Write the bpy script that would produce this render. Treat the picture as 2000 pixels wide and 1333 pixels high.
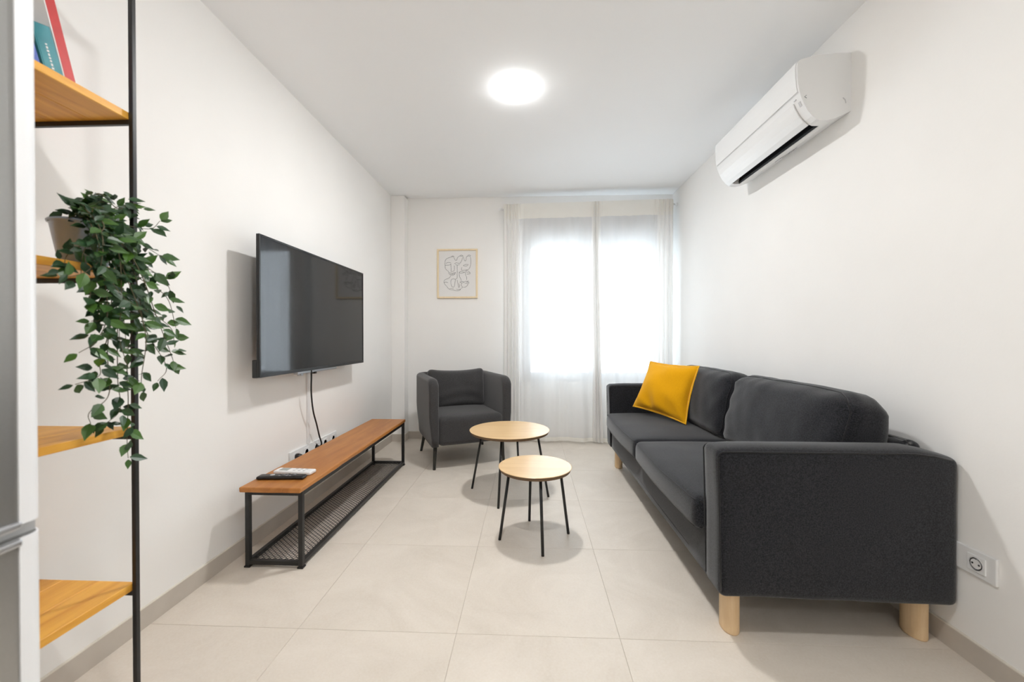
import bpy, bmesh, math, random
from mathutils import Vector, Matrix, noise

for o in list(bpy.data.objects):
    bpy.data.objects.remove(o, do_unlink=True)
scene = bpy.context.scene
COL = scene.collection
PI = math.pi
random.seed(7)

# ------------------------------------------------------------------ camera
cam_d = bpy.data.cameras.new('camera')
cam_d.sensor_fit = 'HORIZONTAL'
cam_d.sensor_width = 36.0
cam_d.lens = 36.0 * 787.0 / 2000.0
cam_d.clip_start = 0.02
cam_d.dof.use_dof = True
cam_d.dof.focus_distance = 2.6
cam_d.dof.aperture_fstop = 2.8
cam = bpy.data.objects.new('camera', cam_d)
cam.location = (0, 0, 1.057)
cam.rotation_euler = (PI / 2 - math.radians(0.473), 0, math.radians(2.474))
COL.objects.link(cam)
scene.camera = cam

# ------------------------------------------------------------------ light and exposure
SKY = 2.5            # overcast sky outside the window
LAMP = 66.0          # radiance of the ceiling lamp diffusers
world = bpy.data.worlds.new('world')
scene.world = world
world.use_nodes = True
bg = world.node_tree.nodes['Background']
bg.inputs['Color'].default_value = (0.80, 0.90, 1.0, 1)
bg.inputs['Strength'].default_value = SKY
vs = scene.view_settings
vs.view_transform = 'Standard'
vs.look = 'None'
vs.gamma = 1
vs.use_curve_mapping = False
vs.exposure = 2.53
scene.cycles.max_bounces = 10
scene.cycles.diffuse_bounces = 7
scene.cycles.transparent_max_bounces = 12
scene.cycles.sample_clamp_indirect = 6

portal = bpy.data.lights.new('window_portal', 'AREA')
portal.shape = 'RECTANGLE'
portal.size = 1.5
portal.size_y = 1.9
portal.cycles.is_portal = True
po = bpy.data.objects.new('window_portal', portal)
po.location = (0.66, 4.46, 1.4)
po.rotation_euler = (-PI / 2, 0, 0)
COL.objects.link(po)


# ------------------------------------------------------------------ materials
def newmat(name):
    m = bpy.data.materials.new(name)
    m.use_nodes = True
    return m, m.node_tree, m.node_tree.nodes['Principled BSDF']


def mat(name, col, rough=0.6, metal=0.0, spec=0.5, var=0.0, scale=8.0, bump=0.0, bscale=200.0, coat=0.0, detail=3.0):
    m, nt, p = newmat(name)
    p.inputs['Base Color'].default_value = (*col, 1)
    p.inputs['Roughness'].default_value = rough
    p.inputs['Metallic'].default_value = metal
    p.inputs['Specular IOR Level'].default_value = spec
    p.inputs['Coat Weight'].default_value = coat
    tc = nt.nodes.new('ShaderNodeTexCoord')
    if var > 0:
        n = nt.nodes.new('ShaderNodeTexNoise')
        n.inputs['Scale'].default_value = scale
        n.inputs['Detail'].default_value = detail
        nt.links.new(tc.outputs['Object'], n.inputs['Vector'])
        r = nt.nodes.new('ShaderNodeValToRGB')
        r.color_ramp.elements[0].position = 0.3
        r.color_ramp.elements[1].position = 0.7
        r.color_ramp.elements[0].color = (*[c * (1 - var) for c in col], 1)
        r.color_ramp.elements[1].color = (*[min(1, c * (1 + var)) for c in col], 1)
        nt.links.new(n.outputs['Fac'], r.inputs['Fac'])
        nt.links.new(r.outputs['Color'], p.inputs['Base Color'])
    if bump > 0:
        n2 = nt.nodes.new('ShaderNodeTexNoise')
        n2.inputs['Scale'].default_value = bscale
        n2.inputs['Detail'].default_value = 2
        nt.links.new(tc.outputs['Object'], n2.inputs['Vector'])
        b = nt.nodes.new('ShaderNodeBump')
        b.inputs['Strength'].default_value = bump
        b.inputs['Distance'].default_value = 0.002
        nt.links.new(n2.outputs['Fac'], b.inputs['Height'])
        nt.links.new(b.outputs['Normal'], p.inputs['Normal'])
    return m


def wood(name, c1, c2, stretch=(18, 1.2, 18), rough=0.45, spec=0.4, dark=None):
    """wood grain running along the axis with the small stretch value"""
    m, nt, p = newmat(name)
    tc = nt.nodes.new('ShaderNodeTexCoord')
    mp = nt.nodes.new('ShaderNodeMapping')
    mp.inputs['Scale'].default_value = stretch
    nt.links.new(tc.outputs['Object'], mp.inputs['Vector'])
    oi = nt.nodes.new('ShaderNodeObjectInfo')
    ad = nt.nodes.new('ShaderNodeVectorMath')
    ad.operation = 'MULTIPLY_ADD'
    nt.links.new(oi.outputs['Random'], ad.inputs[0])
    ad.inputs[1].default_value = (37, 23, 51)
    nt.links.new(mp.outputs['Vector'], ad.inputs[2])
    n = nt.nodes.new('ShaderNodeTexNoise')
    n.inputs['Scale'].default_value = 1.0
    n.inputs['Detail'].default_value = 6
    n.inputs['Roughness'].default_value = 0.6
    n.inputs['Distortion'].default_value = 0.8
    nt.links.new(ad.outputs['Vector'], n.inputs['Vector'])
    r = nt.nodes.new('ShaderNodeValToRGB')
    e = r.color_ramp.elements
    e[0].position = 0.32
    e[0].color = (*c2, 1)
    e[1].position = 0.62
    e[1].color = (*c1, 1)
    if dark:
        d = e.new(0.24)
        d.color = (*dark, 1)
    nt.links.new(n.outputs['Fac'], r.inputs['Fac'])
    nt.links.new(r.outputs['Color'], p.inputs['Base Color'])
    p.inputs['Roughness'].default_value = rough
    p.inputs['Specular IOR Level'].default_value = spec
    return m


def fabric(name, col, col2, scale=420, rough=0.95, sheen=0.25, bump=0.5):
    m, nt, p = newmat(name)
    tc = nt.nodes.new('ShaderNodeTexCoord')
    mp = nt.nodes.new('ShaderNodeMapping')
    mp.inputs['Scale'].default_value = (1, 1, 1.0)
    nt.links.new(tc.outputs['Object'], mp.inputs['Vector'])
    n = nt.nodes.new('ShaderNodeTexNoise')
    n.inputs['Scale'].default_value = scale
    n.inputs['Detail'].default_value = 3
    n.inputs['Roughness'].default_value = 0.7
    nt.links.new(mp.outputs['Vector'], n.inputs['Vector'])
    r = nt.nodes.new('ShaderNodeValToRGB')
    r.color_ramp.elements[0].position = 0.36
    r.color_ramp.elements[0].color = (*col2, 1)
    r.color_ramp.elements[1].position = 0.66
    r.color_ramp.elements[1].color = (*col, 1)
    nt.links.new(n.outputs['Fac'], r.inputs['Fac'])
    nt.links.new(r.outputs['Color'], p.inputs['Base Color'])
    p.inputs['Roughness'].default_value = rough
    p.inputs['Specular IOR Level'].default_value = 0.15
    p.inputs['Sheen Weight'].default_value = sheen
    p.inputs['Sheen Roughness'].default_value = 0.5
    b = nt.nodes.new('ShaderNodeBump')
    b.inputs['Strength'].default_value = bump
    b.inputs['Distance'].default_value = 0.001
    nt.links.new(n.outputs['Fac'], b.inputs['Height'])
    nt.links.new(b.outputs['Normal'], p.inputs['Normal'])
    return m


def emission(name, col, s):
    m = bpy.data.materials.new(name)
    m.use_nodes = True
    nt = m.node_tree
    nt.nodes.clear()
    o = nt.nodes.new('ShaderNodeOutputMaterial')
    e = nt.nodes.new('ShaderNodeEmission')
    e.inputs['Color'].default_value = (*col, 1)
    e.inputs['Strength'].default_value = s
    nt.links.new(e.outputs[0], o.inputs[0])
    return m


def sheer(name, col, transp, transl):
    m = bpy.data.materials.new(name)
    m.use_nodes = True
    nt = m.node_tree
    nt.nodes.clear()
    o = nt.nodes.new('ShaderNodeOutputMaterial')
    d = nt.nodes.new('ShaderNodeBsdfDiffuse')
    t = nt.nodes.new('ShaderNodeBsdfTranslucent')
    x = nt.nodes.new('ShaderNodeBsdfTransparent')
    for n in (d, t):
        n.inputs['Color'].default_value = (*col, 1)
    m1 = nt.nodes.new('ShaderNodeMixShader')
    m1.inputs[0].default_value = transl
    m2 = nt.nodes.new('ShaderNodeMixShader')
    m2.inputs[0].default_value = transp
    nt.links.new(d.outputs[0], m1.inputs[1])
    nt.links.new(t.outputs[0], m1.inputs[2])
    nt.links.new(m1.outputs[0], m2.inputs[1])
    nt.links.new(x.outputs[0], m2.inputs[2])
    nt.links.new(m2.outputs[0], o.inputs[0])
    return m


def glass(name):
    m = bpy.data.materials.new(name)
    m.use_nodes = True
    nt = m.node_tree
    nt.nodes.clear()
    o = nt.nodes.new('ShaderNodeOutputMaterial')
    x = nt.nodes.new('ShaderNodeBsdfTransparent')
    x.inputs['Color'].default_value = (0.97, 0.98, 0.98, 1)
    g = nt.nodes.new('ShaderNodeBsdfGlossy')
    g.inputs['Roughness'].default_value = 0.02
    f = nt.nodes.new('ShaderNodeFresnel')
    f.inputs['IOR'].default_value = 1.45
    mx = nt.nodes.new('ShaderNodeMixShader')
    nt.links.new(f.outputs[0], mx.inputs[0])
    nt.links.new(x.outputs[0], mx.inputs[1])
    nt.links.new(g.outputs[0], mx.inputs[2])
    nt.links.new(mx.outputs[0], o.inputs[0])
    return m


def tile_mat():
    m, nt, p = newmat('porcelain_tile')
    tc = nt.nodes.new('ShaderNodeTexCoord')
    oi = nt.nodes.new('ShaderNodeObjectInfo')
    ad = nt.nodes.new('ShaderNodeVectorMath')
    ad.operation = 'MULTIPLY_ADD'
    nt.links.new(oi.outputs['Random'], ad.inputs[0])
    ad.inputs[1].default_value = (13, 29, 5)
    nt.links.new(tc.outputs['Object'], ad.inputs[2])
    n1 = nt.nodes.new('ShaderNodeTexNoise')
    n1.inputs['Scale'].default_value = 3.0
    n1.inputs['Detail'].default_value = 8
    n1.inputs['Roughness'].default_value = 0.65
    n1.inputs['Distortion'].default_value = 1.2
    nt.links.new(ad.outputs[0], n1.inputs['Vector'])
    r = nt.nodes.new('ShaderNodeValToRGB')
    e = r.color_ramp.elements
    e[0].position, e[1].position = 0.3, 0.72
    e[0].color = (0.665, 0.60, 0.52, 1)
    e[1].color = (0.755, 0.69, 0.61, 1)
    nt.links.new(n1.outputs['Fac'], r.inputs['Fac'])
    n2 = nt.nodes.new('ShaderNodeTexNoise')
    n2.inputs['Scale'].default_value = 130
    n2.inputs['Detail'].default_value = 2
    nt.links.new(ad.outputs[0], n2.inputs['Vector'])
    mx = nt.nodes.new('ShaderNodeMixRGB')
    mx.blend_type = 'OVERLAY'
    mx.inputs[0].default_value = 0.12
    nt.links.new(r.outputs[0], mx.inputs[1])
    nt.links.new(n2.outputs['Fac'], mx.inputs[2])
    nt.links.new(mx.outputs[0], p.inputs['Base Color'])
    p.inputs['Roughness'].default_value = 0.5
    p.inputs['Specular IOR Level'].default_value = 0.35
    b = nt.nodes.new('ShaderNodeBump')
    b.inputs['Strength'].default_value = 0.15
    b.inputs['Distance'].default_value = 0.001
    nt.links.new(n1.outputs['Fac'], b.inputs['Height'])
    nt.links.new(b.outputs['Normal'], p.inputs['Normal'])
    return m


M = dict(
    wall=mat('wall_paint', (0.885, 0.873, 0.853), 0.9, spec=0.2, var=0.012, scale=2.5, bump=0.12, bscale=90),
    ceil=mat('ceiling_paint', (0.93, 0.94, 0.95), 0.92, spec=0.15, bump=0.08, bscale=70),
    tile=tile_mat(),
    grout=mat('grout', (0.60, 0.55, 0.48), 0.9, var=0.08, scale=40),
    skirt=mat('skirting_tile', (0.55, 0.50, 0.44), 0.5, var=0.07, scale=6, detail=8),
    skirt_top=mat('skirting_bead', (0.72, 0.68, 0.60), 0.5),
    steel_black=mat('black_steel', (0.012, 0.012, 0.012), 0.42, spec=0.5, var=0.15, scale=30),
    steel_dark=mat('dark_grey_steel', (0.05, 0.05, 0.045), 0.4, metal=0.5),
    bench=wood('stained_pine', (0.50, 0.205, 0.05), (0.36, 0.13, 0.028), (14, 2.0, 14), 0.4),
    shelfwood=wood('honey_pine', (0.86, 0.45, 0.07), (0.66, 0.28, 0.032), (22, 2.2, 22), 0.42, dark=(0.30, 0.11, 0.02)),
    birch=wood('pale_birch_veneer', (0.72, 0.50, 0.26), (0.64, 0.42, 0.20), (2.0, 26, 26), 0.30),
    ply=wood('birch_edge', (0.20, 0.12, 0.06), (0.12, 0.07, 0.035), (6, 6, 90), 0.6),
    legwood=wood('birch_leg', (0.76, 0.56, 0.34), (0.68, 0.47, 0.26), (30, 30, 2.5), 0.5),
    sofa=fabric('charcoal_weave', (0.030, 0.031, 0.037), (0.0028, 0.0032, 0.0045), 250, sheen=0.28),
    sofa_seam=fabric('charcoal_piping', (0.02, 0.02, 0.022), (0.012, 0.012, 0.013), 500),
    chair=fabric('slate_weave', (0.070, 0.068, 0.069), (0.032, 0.031, 0.032), 280),
    yellow=fabric('mustard_velvet', (0.80, 0.40, 0.006), (0.70, 0.33, 0.004), 300, sheen=0.08, bump=0.2),
    yellow_seam=fabric('mustard_piping', (0.86, 0.47, 0.03), (0.75, 0.38, 0.01), 300),
    curtain=sheer('white_voile', (0.97, 0.97, 0.965), 0.20, 0.26),
    voile_fold=sheer('white_voile_folded', (0.95, 0.94, 0.92), 0.04, 0.32),
    header=sheer('white_cotton_header', (0.93, 0.91, 0.86), 0.0, 0.25),
    white_plastic=mat('white_plastic', (0.80, 0.80, 0.80), 0.35),
    ac_white=mat('gloss_white_plastic', (0.82, 0.825, 0.825), 0.28),
    ac_line=mat('panel_gap_grey', (0.60, 0.60, 0.61), 0.6),
    black=mat('black_plastic', (0.008, 0.008, 0.009), 0.35),
    dark_void=mat('outlet_dark', (0.006, 0.006, 0.007), 0.7),
    screen=mat('screen_glass', (0.006, 0.006, 0.007), 0.06, spec=0.45),
    silver=mat('silver_metal', (0.55, 0.56, 0.58), 0.35, metal=0.9),
    galv=mat('galvanised_pot', (0.26, 0.32, 0.39), 0.28, metal=0.35, var=0.1, scale=12, bump=0.05),
    fridge=mat('brushed_steel', (0.40, 0.40, 0.39), 0.36, metal=0.9, var=0.02, scale=200),
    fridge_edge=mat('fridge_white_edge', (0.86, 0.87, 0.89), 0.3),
    fridge_body=mat('fridge_grey_body', (0.55, 0.56, 0.57), 0.5),
    alu=mat('anthracite_aluminium', (0.045, 0.047, 0.052), 0.5),
    glass=glass('window_glass'),
    frame=wood('pale_frame_wood', (0.84, 0.70, 0.48), (0.78, 0.63, 0.41), (30, 30, 3), 0.5),
    paper=mat('print_paper', (0.80, 0.79, 0.78), 0.8, var=0.01),
    ink=mat('ink_line', (0.05, 0.045, 0.05), 0.8),
    red=mat('red_cover', (0.55, 0.035, 0.035), 0.45, var=0.08, scale=30),
    teal=mat('teal_cover', (0.055, 0.27, 0.32), 0.45, var=0.08, scale=30),
    blue=mat('blue_cover', (0.13, 0.20, 0.62), 0.45, var=0.08, scale=30),
    pages=mat('book_pages', (0.75, 0.71, 0.62), 0.9),
    print_white=mat('printed_white', (0.8, 0.8, 0.8), 0.6),
    stem=mat('plant_stem', (0.10, 0.085, 0.04), 0.7, var=0.2, scale=40),
    soil=mat('potting_moss', (0.02, 0.028, 0.012), 0.95, var=0.3, scale=60),
    grey_print=mat('grey_print', (0.30, 0.30, 0.32), 0.6),
    lcd=mat('remote_display', (0.33, 0.36, 0.34), 0.25),
)
M['lamp'] = emission('lamp_diffuser', (0.99, 0.99, 0.985), LAMP)
M['lamp_mid'] = emission('lamp_diffuser_soft', (0.99, 0.99, 0.985), LAMP * .66)
M['lamp_fill'] = emission('lamp_diffuser_fill', (0.99, 0.99, 0.985), LAMP * .45)


def leaf_mat(name, c1, c2):
    m, nt, p = newmat(name)
    oi = nt.nodes.new('ShaderNodeObjectInfo')
    r = nt.nodes.new('ShaderNodeValToRGB')
    r.color_ramp.elements[0].color = (*c1, 1)
    r.color_ramp.elements[1].color = (*c2, 1)
    nt.links.new(oi.outputs['Random'], r.inputs['Fac'])
    nt.links.new(r.outputs[0], p.inputs['Base Color'])
    p.inputs['Roughness'].default_value = 0.38
    p.inputs['Specular IOR Level'].default_value = 0.5
    p.inputs['Subsurface Weight'].default_value = 0.0
    return m


M['leaf_dark'] = mat('deep_green_leaf', (0.018, 0.058, 0.018), 0.38, var=0.5, scale=24)
M['leaf'] = leaf_mat('green_leaf', (0.012, 0.045, 0.014), (0.06, 0.15, 0.016))


# ------------------------------------------------------------------ mesh helpers
def tag(o, label=None, cat=None, group=None, kind=None):
    if label: o['label'] = label
    if cat: o['category'] = cat
    if group: o['group'] = group
    if kind: o['kind'] = kind
    return o


def empty(name, loc=(0, 0, 0), rz=0.0):
    o = bpy.data.objects.new(name, None)
    o.empty_display_size = 0.05
    o.location = loc
    o.rotation_euler = (0, 0, rz)
    COL.objects.link(o)
    return o


ROOTLOC = {}


def chain_loc(p):
    v = Vector((0, 0, 0))
    while p is not None:
        v += p.location
        p = p.parent
    return v


def link(name, verts, faces, material, parent=None, smooth=False, local=False, bevel=0.0, bseg=2):
    """one mesh object; verts in world space, or in the parent's own space when local"""
    verts = [Vector(v) for v in verts]
    lo = Vector([min(v[i] for v in verts) for i in range(3)])
    hi = Vector([max(v[i] for v in verts) for i in range(3)])
    c = (lo + hi) / 2
    me = bpy.data.meshes.new(name)
    me.from_pydata([v - c for v in verts], [], faces)
    me.validate()
    bm = bmesh.new()
    bm.from_mesh(me)
    bmesh.ops.recalc_face_normals(bm, faces=bm.faces)
    if bevel > 0:
        bmesh.ops.bevel(bm, geom=[e for e in bm.edges if e.calc_face_angle(0) > 0.5], offset=bevel,
                        segments=bseg, affect='EDGES', profile=0.5)
    bm.to_mesh(me)
    bm.free()
    me.materials.append(material)
    if smooth:
        me.polygons.foreach_set('use_smooth', [True] * len(me.polygons))
    o = bpy.data.objects.new(name, me)
    COL.objects.link(o)
    o.parent = parent
    if parent is None or local:
        o.location = c
    else:
        o.location = c - chain_loc(parent)
    return o


class G:
    """collects geometry"""
    def __init__(self):
        self.v = []
        self.f = []

    def add(self, v, f):
        n = len(self.v)
        self.v += [tuple(p) for p in v]
        self.f += [tuple(i + n for i in q) for q in f]
        return self

    def box(self, x0, x1, y0, y1, z0, z1):
        v = [(x, y, z) for z in (z0, z1) for y in (y0, y1) for x in (x0, x1)]
        return self.add(v, [(0, 2, 3, 1), (4, 5, 7, 6), (0, 1, 5, 4), (1, 3, 7, 5), (3, 2, 6, 7), (2, 0, 4, 6)])

    def prism(self, poly, axis, a, b):
        """extrude 2D poly along axis ('x': poly is (y,z); 'y': (x,z); 'z': (x,y))"""
        def P(p, t):
            return {'x': (t, p[0], p[1]), 'y': (p[0], t, p[1]), 'z': (p[0], p[1], t)}[axis]
        n = len(poly)
        v = [P(p, a) for p in poly] + [P(p, b) for p in poly]
        f = [tuple(range(n)), tuple(range(2 * n - 1, n - 1, -1))]
        f += [(i, (i + 1) % n, n + (i + 1) % n, n + i) for i in range(n)]
        return self.add(v, f)

    def tube(self, pts, r, sides=8, closed=False):
        pts = [Vector(p) for p in pts]
        n = len(pts)
        rad = r if isinstance(r, (list, tuple)) else [r] * n
        up = None
        v = []
        for i, p in enumerate(pts):
            if closed:
                t = pts[(i + 1) % n] - pts[i - 1]
            else:
                t = pts[min(i + 1, n - 1)] - pts[max(i - 1, 0)]
            t.normalize()
            if up is None:
                up = Vector((0, 0, 1)) if abs(t.z) < 0.9 else Vector((1, 0, 0))
            a = t.cross(up)
            if a.length < 1e-6:
                a = t.orthogonal()
            a.normalize()
            up = a.cross(t).normalized()
            for k in range(sides):
                w = 2 * PI * (k + 0.5) / sides
                v.append(p + (a * math.cos(w) + up * math.sin(w)) * rad[i])
        f = []
        m = n if closed else n - 1
        for i in range(m):
            for k in range(sides):
                a0 = i * sides + k
                a1 = i * sides + (k + 1) % sides
                b0 = ((i + 1) % n) * sides + k
                b1 = ((i + 1) % n) * sides + (k + 1) % sides
                f.append((a0, a1, b1, b0))
        if not closed:
            f.append(tuple(range(sides)))
            f.append(tuple(range((n - 1) * sides, n * sides)))
        return self.add(v, f)

    def lathe(self, prof, c, sides=32, rx=1.0, ry=1.0):
        """prof: (r,z) list; closed to the axis where r is 0"""
        n = len(prof)
        v = [(c[0] + r * rx * math.cos(2 * PI * k / sides), c[1] + r * ry * math.sin(2 * PI * k / sides), c[2] + z)
             for r, z in prof for k in range(sides)]
        f = [(i * sides + k, i * sides + (k + 1) % sides, (i + 1) * sides + (k + 1) % sides, (i + 1) * sides + k)
             for i in range(n - 1) for k in range(sides)]
        if prof[0][0] > 1e-6: f.append(tuple(range(sides)))
        if prof[-1][0] > 1e-6: f.append(tuple(range((n - 1) * sides, n * sides)))
        return self.add(v, f)

    def rbox(self, h, r, n=(8, 8, 4), seg=3, deform=None, c=(0, 0, 0)):
        """rounded, subdivided box of half sizes h"""
        def axis(hh, rr, k):
            a = [-hh + rr * (1 - math.cos(PI / 2 * i / seg)) for i in range(seg)]
            mid = [-(hh - rr) + 2 * (hh - rr) * i / k for i in range(k + 1)]
            return a + mid + [-q for q in reversed(a)]
        rr = [min(r, h[i] * 0.999) for i in range(3)]
        ax = [axis(h[i], rr[i], n[i]) for i in range(3)]
        idx = {}
        verts = []
        faces = []

        def vert(p):
            key = tuple(round(q, 6) for q in p)
            if key in idx: return idx[key]
            inner = [max(-(h[i] - rr[i]), min(h[i] - rr[i], p[i])) for i in range(3)]
            d = Vector([(p[i] - inner[i]) / rr[i] for i in range(3)])
            if d.length > 1e-9: d.normalize()
            q = Vector([inner[i] + d[i] * rr[i] for i in range(3)])
            if deform: q = Vector(deform(q))
            idx[key] = len(verts)
            verts.append(q + Vector(c))
            return idx[key]
        for a in range(3):
            b, d = (a + 1) % 3, (a + 2) % 3
            for s in (-1, 1):
                for i in range(len(ax[b]) - 1):
                    for j in range(len(ax[d]) - 1):
                        quad = []
                        for (u, w) in ((i, j), (i + 1, j), (i + 1, j + 1), (i, j + 1)):
                            p = [0, 0, 0]
                            p[a] = s * h[a]
                            p[b] = ax[b][u]
                            p[d] = ax[d][w]
                            quad.append(vert(p))
                        if len(set(quad)) >= 3:
                            faces.append(tuple(dict.fromkeys(quad)))
        return self.add(verts, faces)

    def grid(self, fn, nu, nv):
        v = [fn(i / nu, j / nv) for j in range(nv + 1) for i in range(nu + 1)]
        f = [(j * (nu + 1) + i, j * (nu + 1) + i + 1, (j + 1) * (nu + 1) + i + 1, (j + 1) * (nu + 1) + i)
             for j in range(nv) for i in range(nu)]
        return self.add(v, f)

    def xf(self, mtx):
        self.v = [tuple(mtx @ Vector(p)) for p in self.v]
        return self

    def make(self, name, m, parent=None, **k):
        return link(name, self.v, self.f, M[m] if isinstance(m, str) else m, parent, **k)


def bxo(name, b, m, parent=None, bevel=0.0, **k):
    return G().box(*b).make(name, m, parent, bevel=bevel, **k)


def smoothstep(a, b, x):
    t = max(0.0, min(1.0, (x - a) / (b - a)))
    return t * t * (3 - 2 * t)


def nz(x, y, z):
    return noise.noise(Vector((x, y, z)))


def catmull(pts, n=6):
    pts = [Vector(p) for p in pts]
    P = [2 * pts[0] - pts[1]] + pts + [2 * pts[-1] - pts[-2]]
    out = []
    for i in range(1, len(P) - 2):
        for k in range(n):
            t = k / n
            a, b, c, d = P[i - 1], P[i], P[i + 1], P[i + 2]
            out.append(0.5 * ((2 * b) + (c - a) * t + (2 * a - 5 * b + 4 * c - d) * t * t + (3 * b - a - 3 * c + d) * t ** 3))
    out.append(pts[-1])
    return out


# ------------------------------------------------------------------ setting
XL, XR, YB, YF, HC = -1.406, 1.44, 4.17, -2.4, 2.5

floor = bxo('floor', (XL - .1, XR + .1, YF - .1, YB + .3, -0.10, -0.003), 'grout')
tag(floor, 'pale beige porcelain tiled floor', 'floor', kind='structure')
JX = [XL, -0.838, -0.260, 0.318, XR + .012]
JY = [YF, -2.18, -1.58, -0.98, -0.38, 0.22, 0.82, 1.42, 2.02, 2.62, 3.22, 3.82, YB]
for i in range(4):
    for j in range(12):
        bxo('floor_tile', (JX[i] + .0006, JX[i + 1] - .0006, JY[j] + .0006, JY[j + 1] - .0006, -0.011, 0.0), 'tile', floor,
            bevel=0.0005, bseg=1)

# ceiling: plasterboard ending on a slightly skewed line, a shallow recess behind it
g = G()
g.prism([(XL - .1, YF - .1), (XR + .1, YF - .1), (XR + .1, 3.943), (XR, 3.943), (XL, 4.05), (XL - .1, 4.05)], 'z', HC, HC + .02)
g.box(XL - .1, XR + .1, YF - .1, YB + .3, HC + .014, HC + .1)
tag(g.make('ceiling', 'ceil'), 'smooth white plaster ceiling', 'ceiling', kind='structure')

tag(bxo('wall_left', (XL - .1, XL, YF - .1, YB + .3, -0.05, HC + .05), 'wall'), 'long off-white wall behind the television', 'wall', kind='structure')
g = G()
g.box(XR, XR + .1, YF - .1, 3.943, -0.05, HC + .05)
g.box(XR + .012, XR + .1, 3.94, YB + .3, -0.05, HC + .05)
tag(g.make('wall_right', 'wall'), 'long off-white wall behind the sofa', 'wall', kind='structure')
tag(bxo('wall_front', (XL, XR, YF - .1, YF, -0.05, HC + .05), 'wall'), 'plain off-white wall closing the room at the near end', 'wall', kind='structure')
WX0, WX1, WZ0, WZ1 = -0.075, 1.36, 0.60, 2.36
g = G()
g.box(XL, WX0, YB, YB + .28, -0.05, HC + .05)
g.box(WX1, XR + .012, YB, YB + .28, -0.05, HC + .05)
g.box(WX0, WX1, YB, YB + .28, -0.05, WZ0)
g.box(WX0, WX1, YB, YB + .28, WZ1, HC + .05)
tag(g.make('wall_back', 'wall'), 'off-white end wall with the curtained window', 'wall', kind='structure')
tag(bxo('wall_pillar', (XL, -1.268, 4.045, YB, 0, HC), 'wall', bevel=0.004), 'shallow square pillar in the far corner beside the picture wall', 'pillar', kind='structure')


def baseboard(name, a, label):
    o = bxo(name, a, 'skirt')
    tag(o, label, 'baseboard', kind='structure')
    x0, x1, y0, y1, z0, z1 = a
    bxo('top_bead', (x0, x1, y0, y1, z1, z1 + .003), 'skirt_top', o)
    return o


BH = 0.073
baseboard('baseboard_left', (XL, XL + .010, YF, 4.035, 0, BH), 'grey tile skirting along the television wall')
baseboard('baseboard_right', (XR - .010, XR, YF, 3.94, 0, BH), 'grey tile skirting along the sofa wall')
baseboard('baseboard_back', (-1.268, XR, YB - .010, YB, 0, BH), 'grey tile skirting under the window wall')
baseboard('baseboard_pillar', (XL + .010, -1.258, 4.035, 4.045, 0, BH), 'short grey tile skirting across the front of the corner pillar')
baseboard('baseboard_pillar_side', (-1.268, -1.258, 4.045, YB - .010, 0, BH), 'short grey tile skirting on the side of the corner pillar')

# window behind the curtain
win = empty('window_1', ((WX0 + WX1) / 2, YB + .08, WZ0))
tag(win, 'two-sash window with dark frame behind the curtains', 'window', kind='structure')
fy0, fy1 = YB + .06, YB + .13
SH = 2.02
mx = 0.665
g = G()
g.box(WX0, WX0 + .05, fy0, fy1, WZ0, WZ1).box(WX1 - .05, WX1, fy0, fy1, WZ0, WZ1)
g.box(WX0 + .05, WX1 - .05, fy0, fy1, WZ0, WZ0 + .05)
g.make('window_frame', 'alu', win)
bxo('shutter_box', (WX0 + .05, WX1 - .05, fy0 + .005, fy1 + .08, SH, WZ1), 'alu', win, bevel=.004)
for s, (a, b) in enumerate(((WX0 + .05, mx), (mx, WX1 - .05))):
    sash = G()
    w = .042
    z0, z1 = WZ0 + .05, SH
    sash.box(a, a + w, fy0 + .01, fy1 - .01, z0, z1).box(b - w, b, fy0 + .01, fy1 - .01, z0, z1)
    sash.box(a + w, b - w, fy0 + .01, fy1 - .01, z0, z0 + w).box(a + w, b - w, fy0 + .01, fy1 - .01, z1 - w * .4, z1)
    so = sash.make('window_sash', 'alu', win)
    bxo('pane', (a + w, b - w, fy0 + .032, fy0 + .038, z0 + w, z1 - w * .4), 'glass', so)
bxo('window_sill', (WX0, WX1, YB - .01, fy0, WZ0 - .025, WZ0), 'skirt', win, bevel=.004)


# ------------------------------------------------------------------ ceiling lamps
def ceiling_lamp(x, y, label, m='lamp'):
    r = empty('ceiling_lamp', (x, y, HC))
    tag(r, label, 'ceiling lamp', 'round ceiling lamps')
    G().lathe([(.081, -.0004), (.083, -.0014), (.092, -.0012), (.095, -.0004), (.095, 0)], (x, y, HC), 48).make('trim_ring', 'white_plastic', r, smooth=True)
    G().lathe([(0, -.0130), (.040, -.0125), (.062, -.0110), (.074, -.0085), (.0795, -.005), (.0805, -.001), (0, -.001)], (x, y, HC), 48).make('diffuser', m, r)


ceiling_lamp(-0.077, 2.34, 'round white lit downlight in the middle of the ceiling')
ceiling_lamp(-0.03, 0.45, 'round white lit downlight nearest the refrigerator end of the ceiling', 'lamp_mid')
ceiling_lamp(-0.03, -1.35, 'added round fill downlight farthest from the window on the ceiling', 'lamp_fill')  # unseen lamp added behind the camera to raise the ambient light


# ------------------------------------------------------------------ sofa
SX0, SX1, SY0, SY1 = 0.652, 1.436, 1.40, 3.40
AZ, HEM, AT = 0.672, 0.158, 0.125
sofa = empty('sofa', ((SX0 + SX1) / 2, (SY0 + SY1) / 2, 0))
tag(sofa, 'dark charcoal fabric sofa with light wood legs along the right wall', 'sofa')


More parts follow.
